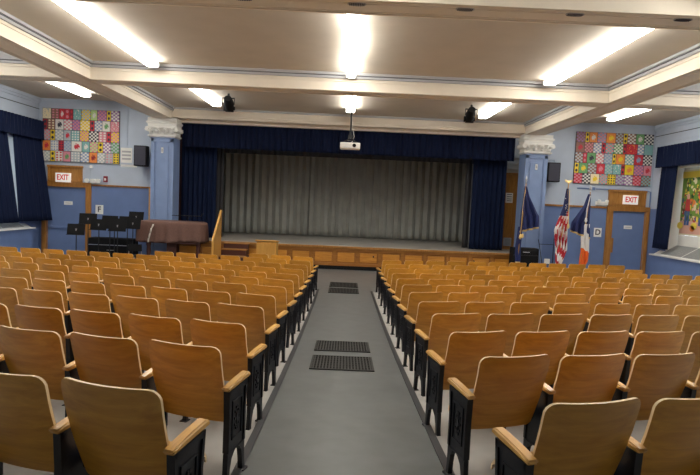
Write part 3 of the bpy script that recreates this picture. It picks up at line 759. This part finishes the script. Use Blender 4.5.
b = MB(); b.tube([(.02, .0, zb+.8), (.05, -.03, zb+.5), (.09, -.05, zb+.30), (.06, .03, zb+.2), (.0, .1, zb+.145)], .007, 6); b.build('cable', M['paper'], t)

# stage spotlights
for sg, nm in ((-1, 'left'), (1, 'right')):
    t = thing('spotlight', (sg*3.38, 14.4, CZ), 'black spotlight hanging from the ceiling, %s of the projector' % nm, 'spotlight', 'ceiling spotlights')
    b = MB(); b.tube([(0, 0, 0), (0, 0, -.12)], .03, 10); b.box(-.17, .17, -.02, .02, -.14, -.11); b.box(-.17, -.155, -.02, .02, -.30, -.12); b.box(.155, .17, -.02, .02, -.30, -.12); b.build('yoke', M['blackmetal'], t)
    b = MB(); b.tube([(-sg*.02, -.18, -.16), (-sg*.01, .0, -.26), (0, .16, -.36)], [.10, .14, .12], 14); b.build('lamp_body', M['black'], t)
    b = MB(); b.box(-.11, .11, .12, .2, -.47, -.29); b.box(-.16, -.10, .1, .18, -.45, -.30); b.box(.1, .15, .1, .18, -.42, -.33); b.build('barn_doors', M['black'], t, smooth=False)

# wall speakers
for x, z0, z1, nm in ((-6.83, 3.17, 3.84, 'left'), (6.85, 3.25, 3.89, 'right')):
    t = thing('wall_speaker', (x, YF, z0), 'black loudspeaker on the wall beside the %s column' % nm, 'speaker', 'wall speakers')
    h = z1-z0
    b = MB(); b.box(-.21, .21, -.45, -.20, 0, h); b.build('cabinet', M['black'], t, smooth=False, bevel=.02)
    b = MB(); b.box(-.18, .18, -.458, -.448, .03, h-.03); b.build('speaker_grille', M['ink'], t, smooth=False)
    b = MB(); b.box(-.05, .05, -.20, 0, h/2-.03, h/2+.03); b.box(-.08, .08, -.02, 0, h/2-.1, h/2+.1); b.build('bracket', M['blackmetal'], t, smooth=False)
# conduits
def pipe(name, pts, m, label, r=.014):
    o = MB().tube(pts, r, 8).build(name, m); tag(o, label, 'conduit')
pipe('wall_conduit', [(6.74, YF-.02, 0.2), (6.74, YF-.02, 3.3)], M['wains'], 'vertical blue conduit below the right loudspeaker')
pipe('wall_conduit', [(6.62, YF-.02, 4.02), (7.0, YF-.02, 4.02), (7.02, YF-.02, 3.98), (7.02, YF-.02, 3.5)], M['wall'], 'short bent conduit running over the right loudspeaker')
pipe('wall_conduit', [(7.85, YF-.02, 3.10), (10.25, YF-.02, 3.10), (10.37, YF-.02, 3.07), (10.37, YF-.02, 2.5)], M['wains'], 'horizontal blue conduit between right print mosaic and exit sign', .02)
pipe('wall_conduit', [(-7.43, YF-.02, 5.2), (-7.43, YF-.02, 3.86)], M['wall'], 'vertical conduit right of the left print mosaic')
pipe('wall_conduit', [(-8.62, YF-.02, 3.05), (-8.62, YF-.02, 2.72)], M['wall'], 'short conduit down to the left emergency lights')
s = thing('junction_box', (8.40, YF, 3.10), 'small square junction box on the conduit under the right print mosaic', 'box'); MB().box(-.07, .07, -.05, 0, -.07, .07).build('box_body', M['wall'], s, smooth=False, bevel=.005); MB().box(-.05, .05, -.056, -.05, -.05, .05).build('cover', M['wains'], s, smooth=False)
s = thing('junction_box', (-8.62, YF, 3.10), 'small square box under the left print mosaic', 'box'); MB().box(-.07, .07, -.05, 0, -.07, .07).build('box_body', M['wall'], s, smooth=False, bevel=.005); MB().box(-.05, .05, -.056, -.05, -.05, .05).build('cover', M['white'], s, smooth=False)
# emergency lights
s = thing('emergency_light', (-8.55, YF, 2.62), 'white emergency light with two round lamps right of the left exit sign', 'light')
MB().box(-.10, .14, -.07, 0, -.08, .07).build('housing', M['white'], s, smooth=False, bevel=.01)
for x in (-.17, .06, .22): MB().tube([(x, -.06, .02), (x, -.16, 0)], [.05, .075], 14).build('lamp_head', M['paper'], s)
s = thing('emergency_light', (8.70, YF, 2.62), 'white emergency light box on the rail left of the right exit sign', 'light')
MB().box(-.20, .22, -.08, 0, -.07, .06).build('housing', M['white'], s, smooth=False, bevel=.01)
for x in (-.12, .14): MB().tube([(x, -.08, .08), (x, -.15, .07)], [.04, .055], 14).build('lamp_head', M['paper'], s)
s = thing('fire_alarm', (-8.14, YF, 2.70), 'dark red fire alarm on the wall above the left chair rail', 'alarm')
MB().box(-.065, .065, -.06, 0, -.10, .10).build('housing', M['alarm'], s, smooth=False, bevel=.01); MB().box(-.03, .03, -.066, -.06, -.05, .03).build('strobe', M['paper'], s, smooth=False)
s = thing('paper_sheet', (-7.46, YF, 3.53), 'pale papers pinned between the left print mosaic and loudspeaker', 'paper')
MB().box(-.19, .19, -.012, 0, -.25, .25).build('sheet', M['white'], s, smooth=False)
b = MB()
for z in (.12, 0, -.12): b.box(-.15, .15, -.014, -.012, z-.03, z+.03)
b.build('print_marks', M['trimgrey'], s, smooth=False)
s = thing('paper_sheet', (-7.40, YF, 3.18), 'narrow white strip of paper below the papers left of the loudspeaker', 'paper'); MB().box(-.25, .3, -.01, 0, -.04, .04).build('sheet', M['paper'], s, smooth=False)
# letter sheets
for x, z, ch, lb in ((-8.35, 1.665, 'F', 'white sheet with the letter F on the wall behind the music stands'), (8.665, 1.62, 'D', 'white sheet with the letter D on the wall left of the right door')):
    s = thing('letter_sheet', (x, YF, z), lb, 'sign')
    MB().box(-.13, .13, -.010, 0, -.155, .155).build('sheet', M['paper'], s, smooth=False)
    text_mesh(ch, .26, M['ink'], 'lettering', .002, s, (0, -.013, 0))
# exit signs
for x, z, nm in ((-9.53, 2.69, 'left'), (9.66, 2.775, 'right')):
    s = thing('exit_sign', (x, YF-.05, z), 'lit white EXIT sign with red letters above the %s door' % nm, 'exit sign')
    MB().box(-.25, .25, -.07, 0, -.155, .155).build('sign_box', M['signlit'], s, smooth=False, bevel=.008)
    text_mesh('EXIT', .26, M['redp'], 'lettering', .004, s, (0, -.075, 0), wide=.74)

# floor grates in the aisle
for y0, y1, lb in ((5.88, 6.56, 'slatted dark floor grate in the aisle, nearest the viewer'), (6.86, 7.47, 'slatted dark floor grate in the aisle, second nearest'),
                   (12.56, 13.30, 'slatted dark floor grate in the aisle, third nearest'), (13.50, 14.25, 'slatted dark floor grate in the aisle, nearest the stage')):
    t = thing('floor_grate', (.035, y0, FL((y0+y1)/2)), lb, 'floor grate', 'aisle floor grates'); D_ = y1-y0
    t.rotation_euler.x = math.atan2(FL(y1)-FL(y0), D_); t.location.z = FL(y0)+.003
    b = MB(); b.box(-.38, .38, 0, D_, 0, .004, 0); b.build('tray', M['gap'], t, smooth=False)
    b = MB(); b.box(-.385, .385, -.005, .02, 0, .012); b.box(-.385, .385, D_-.02, D_+.005, 0, .012); b.box(-.385, -.36, 0, D_, 0, .012); b.box(.36, .385, 0, D_, 0, .012)
    b.build('grate_frame', M['grate'], t, smooth=False)
    b = MB()
    for i in range(19): x = -.345+i*.69/18; b.box(x-.009, x+.009, .02, D_-.02, .004, .011)
    for j in range(1, 6): b.box(-.36, .36, D_*j/6-.004, D_*j/6+.004, .004, .009)
    b.build('slats', M['grate'], t, smooth=False)

# ================================================================== FRONT OF HOUSE OBJECTS
# lectern
t = thing('lectern', (-2.33, 15.5, 0), 'plain light wood lectern standing before the stage left of the aisle', 'lectern')
b = MB(); b.box(-.30, .30, -.22, .2, .06, .98); b.build('body', M['lecwood'], t, smooth=False, bevel=.008)
b = MB(); b.box(-.25, .25, -.232, -.22, .14, .92); b.build('front_panel', M['lecwood'], t, smooth=False, bevel=.01)
b = MB(); b.prism([(-.26, 1.00), (.24, .95), (.24, .98), (-.26, 1.04)], 'x', -.335, .335); b.build('slanted_top', M['lecwood'], t, smooth=False, bevel=.008)
b = MB(); b.box(-.32, .32, -.25, .22, 0, .06); b.build('plinth', M['lecwood'], t, smooth=False, bevel=.008)
# stage stair with closed wooden handrail
t = thing('stage_steps', (-3.98, 17.08, 0), 'wooden steps up to the stage with a sloping solid handrail panel', 'stairs')
for i in range(4):
    zt = .2*(i+1)-.02*(i == 3); y0 = -1.2+.3*i
    b = MB(); b.box(.01, .80, y0, -.035, zt-.2 if i else 0, zt-.03); b.build('riser', M['darkred'], t, smooth=False)
    b = MB(); b.box(.01, .82, y0-.02, y0+.33 if i < 3 else -.045, zt-.03, zt); b.build('tread', M['woodtrim'], t, smooth=False, bevel=.006)
b = MB(); b.prism([(-1.55, 0), (-1.55, .96), (-.75, 1.72), (-.65, 1.72), (-.65, 0)], 'x', -.03, .0); b.build('rail_panel', M['lecwood'], t, smooth=False)
b = MB(); b.prism([(-1.62, .90), (-1.60, .97), (-.66, 1.86), (-.62, 1.79)], 'x', -.05, .02); b.build('handrail', M['oak'], t, smooth=False, bevel=.01)
for y in (-1.55, -.68): MB().box(-.05, .01, y-.035, y+.035, 0, .96 if y < -1 else 1.78).build('post', M['lecwood'], t, smooth=False, bevel=.006)

# covered grand piano
t = thing('grand_piano', (-5.30, 15.6, 0), 'grand piano under a brown cloth cover, left of the stage', 'piano')
PZ = 1.43
body = [(-1.0, .0), (.88, .0), (.90, .65), (.7, .95), (.3, 1.0), (-.3, 1.12), (-1.0, 1.15)]
b = MB(); b.prism([(x*.97, y) for x, y in body], 'z', .78, PZ-.02); b.build('case', M['darkred'], t, smooth=False)
for x, y in ((-.72, .12), (.80, .15), (-.1, .9)):
    leg = MB().lathe([(.07, .80), (.075, .72), (.055, .66), (.065, .5), (.05, .3), (.035, .14), (.045, .12), (.03, .09)], 14, (x, y, 0)).build('leg', M['darkred'], t)
    MB().tube([(x-.02, y, .045), (x+.02, y, .045)], .045, 14).build('caster', M['blackmetal'], leg)
b = MB(); b.box(-.2, .1, .20, .26, .12, .78); b.box(-.25, .15, .14, .3, .10, .15); b.build('pedal_lyre', M['darkred'], t, smooth=False)
# cloth cover: top with rounded drop, folds on the sides
def ring(poly, n):
    L_ = []; tot = 0; P_ = [Vector(p) for p in poly]
    seg = [(P_[i], P_[(i+1) % len(P_)]) for i in range(len(P_))]; ln = [(b_-a_).length for a_, b_ in seg]; T_ = sum(ln)
    out = []
    for k3 in range(n):
        d = T_*k3/n
        for (a_, b_), l_ in zip(seg, ln):
            if d <= l_: out.append(a_+(b_-a_)*(d/l_)); break
            d -= l_
    return out
N_ = 120; base = ring(body, N_)
for _ in range(3): base = [(base[i-1]+base[i]*2+base[(i+1) % N_])/4 for i in range(N_)]
cen = Vector((0, .6)); b = MB()
lev = [(0, .0, -.985), (.0, .0, 0.0), (.012, .004, 0), (.03, .02, 0), (.045, .06, 0), (.055, .15, 0), (.06, .3, 0), (.07, .45, 0), (.085, .56, 0), (.09, .62, 0)]
for li, (o_, dz, _) in enumerate(lev):
    for i, p in enumerate(base):
        d = (p-cen).normalized(); a = i/N_
        if li == 0: x, y, z = p.x*.5, cen.y+(p.y-cen.y)*.5, PZ+.012
        else:
            amp = .035*max(0, (dz-.04))/.6
            f1 = math.sin(a*2*pi*17+2*math.sin(a*9))+.6*math.sin(a*2*pi*31+1)+.4*math.sin(a*2*pi*9+dz*7)
            ex = o_+amp*f1; x, y = p.x+d.x*ex, p.y+d.y*ex
            hem = dz*(1+.03*math.sin(a*2*pi*3)+.015*math.sin(a*2*pi*13)) + (.0 if p.x < .2 else -.03)*(dz > .5)
            z = PZ+.01-hem+(.012*math.sin(a*40) if 0 < dz < .1 else 0)*.3
        b.v.append((x, y, z))
b.v.append((0, .6, PZ+.014)); ctr = len(b.v)-1
for i in range(N_): b.f.append((ctr, i, (i+1) % N_)); b.m.append(0)
for li in range(len(lev)-1):
    for i in range(N_):
        b.f.append((li*N_+i, li*N_+(i+1) % N_, (li+1)*N_+(i+1) % N_, (li+1)*N_+i)); b.m.append(0)
cv = b.build('cloth_cover', M['brown'], t, solid=.01, ang=80)
b = MB(); pts = [(-.50, 1.36), (-.56, 1.24), (-.60, 1.08), (-.64, .92), (-.66, .80)]
for (x0, z0), (x1, z1) in zip(pts[:-1], pts[1:]): b.add([(x0-.02, -.125, z0), (x0+.03, -.13, z0), (x1+.04, -.14, z1), (x1-.01, -.13, z1)], [(0, 1, 2, 3)])
b.build('cover_slit_lining', M['lining'], cv, solid=.006)
b = MB(); b.tube([(.35, .5, PZ+.01), (.35, .5, PZ+.20)], .008, 6); b.box(-.15, .75, .47, .53, PZ+.19, PZ+.21); b.tube([(.75, .5, PZ+.2), (.85, .45, PZ+.30)], .015, 8); b.build('music_rest_rod', M['blackmetal'], t)
# small chair in front of the piano's left leg
t = thing('stacking_chair', (-5.95, 14.75, 0), 'dark metal chair frame half hidden beside the covered piano', 'chair')
b = MB()
for sx in (-.18, .18):
    b.tube([(sx, -.2, 0), (sx, -.2, .45), (sx, .2, .46), (sx, .2, 0)], .012, 8); b.tube([(sx, -.2, .45), (sx, -.24, .80)], .012, 8)
b.build('frame', M['chrome'], t)
MB().box(-.2, .2, -.2, .2, .455, .475).build('seat', M['black'], t, smooth=False, bevel=.008)
MB().box(-.2, .2, -.25, -.23, .62, .82).build('backrest', M['black'], t, smooth=False, bevel=.008)

# music stands
def stand(x, y, h, rz, lab, tilt=.35):
    t = thing('music_stand', (x, y, 0), lab, 'music stand', 'black music stands', rz)
    b = MB(); c_, s_ = math.cos(tilt), math.sin(tilt)
    def T(px, pz, d=0): return (px, pz*s_+d*c_, h+pz*c_-d*s_)
    W2 = .245
    b.add([T(-W2, -.13), T(W2, -.13), T(W2, .19), T(-W2, .19), T(-W2, -.13, .006), T(W2, -.13, .006), T(W2, .19, .006), T(-W2, .19, .006)],
          [(0, 1, 2, 3), (4, 5, 6, 7), (0, 1, 5, 4), (1, 2, 6, 5), (2, 3, 7, 6), (3, 0, 4, 7)])
    b.add([T(-W2, -.13), T(W2, -.13), T(W2, -.13, -.06), T(-W2, -.13, -.06), T(-W2, -.137), T(W2, -.137), T(W2, -.137, -.06), T(-W2, -.137, -.06)],
          [(0, 1, 2, 3), (4, 5, 6, 7), (0, 1, 5, 4), (1, 2, 6, 5), (2, 3, 7, 6), (3, 0, 4, 7)])
    b.build('desk', M['black'], t, smooth=False)
    MB().tube([(0, .02, .25), (0, .02, h)], .014, 10).build('pole', M['blackmetal'], t)
    MB().tube([(0, .02, h-.02), (0, .02, h+.05)], .024, 10).build('clamp', M['chrome'], t)
    b = MB()
    for k4 in range(3):
        a = 2*pi*k4/3+.4; b.tube([(0, .02, .30), (.12*math.cos(a), .02+.12*math.sin(a), .12), (.22*math.cos(a), .02+.22*math.sin(a), .012)], .012, 8)
    b.build('tripod_base', M['blackmetal'], t)
stand(-7.72, 14.7, 1.13, .1, 'black music stand in front at the far left, desk lowest of the group', .2)
stand(-7.68, 15.3, 1.42, .2, 'black music stand at the far left, tall desk behind the lowest one', .2)
for x, y, h, rz, w2 in ((-7.10, 14.75, 1.29, -.1, 'front left'), (-6.56, 14.75, 1.28, .05, 'front right'), (-6.86, 15.22, 1.31, .1, 'second row left'), (-6.30, 15.18, 1.34, -.1, 'second row beside the piano'),
                     (-7.24, 15.75, 1.36, 0, 'back row left'), (-6.70, 15.75, 1.36, .1, 'back row right')):
    stand(x, y, h, rz, 'black music stand inside the crowded cluster, %s' % w2, .2)
stand(-6.62, 16.2, 1.50, -.1, 'black music stand nearest the piano with the tallest desk', .2)
t = thing('equipment_case', (-7.55, 16.7, 0), 'black equipment case on the floor behind the music stands', 'case')
b = MB(); b.box(-.72, .72, -.2, .25, .02, .78); b.build('case_body', M['black'], t, smooth=False, bevel=.02)
MB().box(-.72, .72, -.21, -.2, .55, .57).build('lid_trim', M['chrome'], t, smooth=False)
MB().tube([(-.1, -.2, .4), (-.1, -.24, .4), (.1, -.24, .4), (.1, -.2, .4)], .01, 8).build('handle', M['chrome'], t)

# black cases by the right column
t = thing('equipment_case', (5.88, 16.55, 0), 'black case at the foot of the right column behind the leftmost flag', 'case')
b = MB(); b.box(-.42, .42, -.2, .2, .02, 1.05); b.build('case_body', M['black'], t, smooth=False, bevel=.03)
MB().box(-.40, .40, -.21, -.2, .8, .83).build('lid_trim', M['blackmetal'], t, smooth=False)
MB().tube([(-.1, -.2, .92), (-.1, -.24, .92), (.1, -.24, .92), (.1, -.2, .92)], .01, 8).build('handle', M['chrome'], t)
t = thing('folded_easel', (6.55, 16.3, 0), 'thin black easel with a small white card between the flags', 'easel')
MB().tube([(-.22, 0, 0), (-.14, .0, .5), (-.30, .05, 1.35)], .013, 8).build('leg', M['blackmetal'], t)
MB().tube([(.14, 0, 0), (.18, .0, .5), (.20, .05, 1.40)], .013, 8).build('leg', M['blackmetal'], t)
MB().tube([(-.27, .05, 1.2), (.19, .05, 1.2)], .010, 8).build('crossbar', M['blackmetal'], t)
MB().box(-.09, .08, -.03, -.005, .58, .74).build('card', M['paper'], t, smooth=False)
MB().box(-.18, .18, -.02, .0, .56, .58).build('shelf', M['blackmetal'], t, smooth=False)

# flags
def pole(t, h, lx, ly=0, eagle=False):
    MB().tube([(0, 0, .10), (lx, ly, h)], [.017, .014], 10).build('pole', M['oak'], t)
    MB().lathe([(.17, 0), (.17, .03), (.12, .06), (.05, .09), (.03, .16), (.0, .17)], 20).build('stand', M['gold'], t)
    b = MB()
    if eagle:
        b.lathe([(.012, 0), (.035, .03), (.035, .05), (.01, .07), (.0, .075)], 12, (lx, ly, h))
        b.add([(lx-.13, ly, h+.16), (lx-.02, ly-.02, h+.07), (lx+.02, ly-.02, h+.07), (lx+.13, ly, h+.16), (lx+.10, ly, h+.08), (lx, ly-.02, h+.04), (lx-.10, ly, h+.08), (lx, ly+.02, h+.13)],
              [(0, 1, 5, 6), (3, 4, 5, 2), (1, 2, 7), (1, 7, 0), (2, 3, 7)])
    else:
        b.lathe([(.012, 0), (.03, .02), (.012, .05), (.035, .11), (.02, .19), (.0, .26)], 12, (lx, ly, h))
    b.build('finial', M['gold'] if eagle else M['chrome'], t)
def drape(t, name, left, right, z0, z1, mats, mfn, folds=5, depth=.09, hem=None, y=0, nu=48, nv=50):
    """hanging cloth gathered round the pole: left(v), right(v) give the outline, v=0 at the top"""
    def fn(u, v):
        l, r = left(v), right(v); x = l+(r-l)*u
        zt = z1-(z1-z0)*v
        if hem: zt += hem(u, v)
        return (x+.02*math.sin(folds*4*pi*u+v*3)*min(1, v*3), y+depth*min(1, .25+v)*math.sin(folds*2*pi*u+1.2*math.sin(v*4)), zt)
    b = MB(); b.grid(fn, nu, nv, mfn); return b.build(name, mats, t, solid=.005, fix=False, ang=80)
lerp = lambda tab: (lambda v: next(a[1]+(b_[1]-a[1])*(v-a[0])/(b_[0]-a[0]) for a, b_ in zip(tab[:-1], tab[1:]) if v <= b_[0]+1e-6))
# state flag by the column
t = thing('flag', (5.45, 15.95, 0), 'leftmost flag, dark navy with gold fringe, standing before the right column', 'flag', 'flags on poles')
pole(t, 3.10, .14)
c = drape(t, 'flag_cloth', lerp([(0, .10), (.5, .04), (1, .03)]), lerp([(0, .16), (.25, .28), (.66, .56), (.70, .60), (1, .60)]), 1.56, 3.02, [M['flagblue'], M['gold']], lambda u, v: 1 if v > .965 else 0, 3, .07,
          hem=lambda u, v: .16*u*v)
c = drape(t, 'flag_lower_fold', lerp([(0, -.02), (.5, -.06), (1, -.02)]), lerp([(0, .12), (.5, .10), (1, .08)]), .60, 1.75, [M['flagblue'], M['gold']], lambda u, v: 1 if v > .95 else 0, 2, .05)
b = MB(); b.tube([(.10, -.08, 2.9), (.05, -.10, 2.4), (.04, -.11, 1.85), (.03, -.11, 1.5)], .006, 6, 0); b.lathe([(.02, 0), (.045, .05), (.03, .14), (.01, .16)], 8, (.03, -.11, 1.36)); b.lathe([(.02, 0), (.04, .05), (.03, .12), (.01, .14)], 8, (.10, -.10, 1.40)); b.build('cord_and_tassels', M['gold'], t)
# national flag
t = thing('flag', (6.72, 15.95, 0), 'middle flag with red and white stripes and starred blue canton', 'flag', 'flags on poles')
pole(t, 3.12, .20, eagle=True)
def us(u, v):
    if v < .36: return 0 if (v < .30 or u < .7) else 1
    k5 = (u*7+v*9)
    return 1 if int(k5) % 2 == 0 else 2
c = drape(t, 'flag_cloth', lerp([(0, .15), (.25, .08), (.36, .0), (.55, -.14), (.75, -.05), (1, -.02)]), lerp([(0, .21), (.3, .24), (.6, .28), (.8, .27), (1, .10)]), .62, 3.00,
          [M['flagblue'], M['flagred'], M['flagwhite']], us, 4, .08, nu=56)
b = MB(); rr = random.Random(2)
for i in range(14):
    v = .12+.22*rr.random(); z = 3.0-2.38*v; l = .10; x = .09+.10*rr.random()
    pts = []
    for j in range(10):
        a = pi/2+2*pi*j/10; R_ = .016 if j % 2 == 0 else .007; pts.append((x+R_*math.cos(a), z+R_*math.sin(a)))
    b.prism(pts, 'y', -.105, -.10)
b.build('stars', M['flagwhite'], c, smooth=False)
b = MB(); b.tube([(.2, -.10, 2.95), (.22, -.12, 2.2), (.23, -.12, 1.9)], .012, 6); b.lathe([(.02, 0), (.045, .05), (.03, .14), (.01, .16)], 8, (.23, -.12, 1.75)); b.build('cord_and_tassels', M['gold'], t)
# city flag
t = thing('flag', (7.42, 15.95, 0), 'rightmost flag, blue over white and orange with gold fringe, before the wall', 'flag', 'flags on poles')
pole(t, 2.92, .20)
drape(t, 'flag_cloth', lerp([(0, .14), (.3, .03), (.75, -.30), (1, -.36)]), lerp([(0, .22), (1, .26)]), 1.55, 2.86, [M['flagblue'], M['gold']], lambda u, v: 1 if v > .95 else 0, 3, .07, hem=lambda u, v: -.22*u*v+.12*v)
drape(t, 'flag_lower_fold', lerp([(0, .08), (.3, -.02), (.6, .03), (1, .0)]), lerp([(0, .24), (.3, .26), (.6, .28), (.8, .24), (1, .06)]), .46, 1.92, [M['flagblue'], M['flagwhite'], M['flagorange']],
      lambda u, v: 1 if v < .50+.12*u else 2, 2, .06, y=-.04)
b = MB(); b.tube([(.16, -.10, 2.8), (.08, -.12, 2.4), (.07, -.12, 2.1)], .012, 6); b.lathe([(.02, 0), (.045, .05), (.03, .14), (.01, .16)], 8, (.07, -.12, 1.97)); b.build('cord_and_tassels', M['flagwhite'], t)
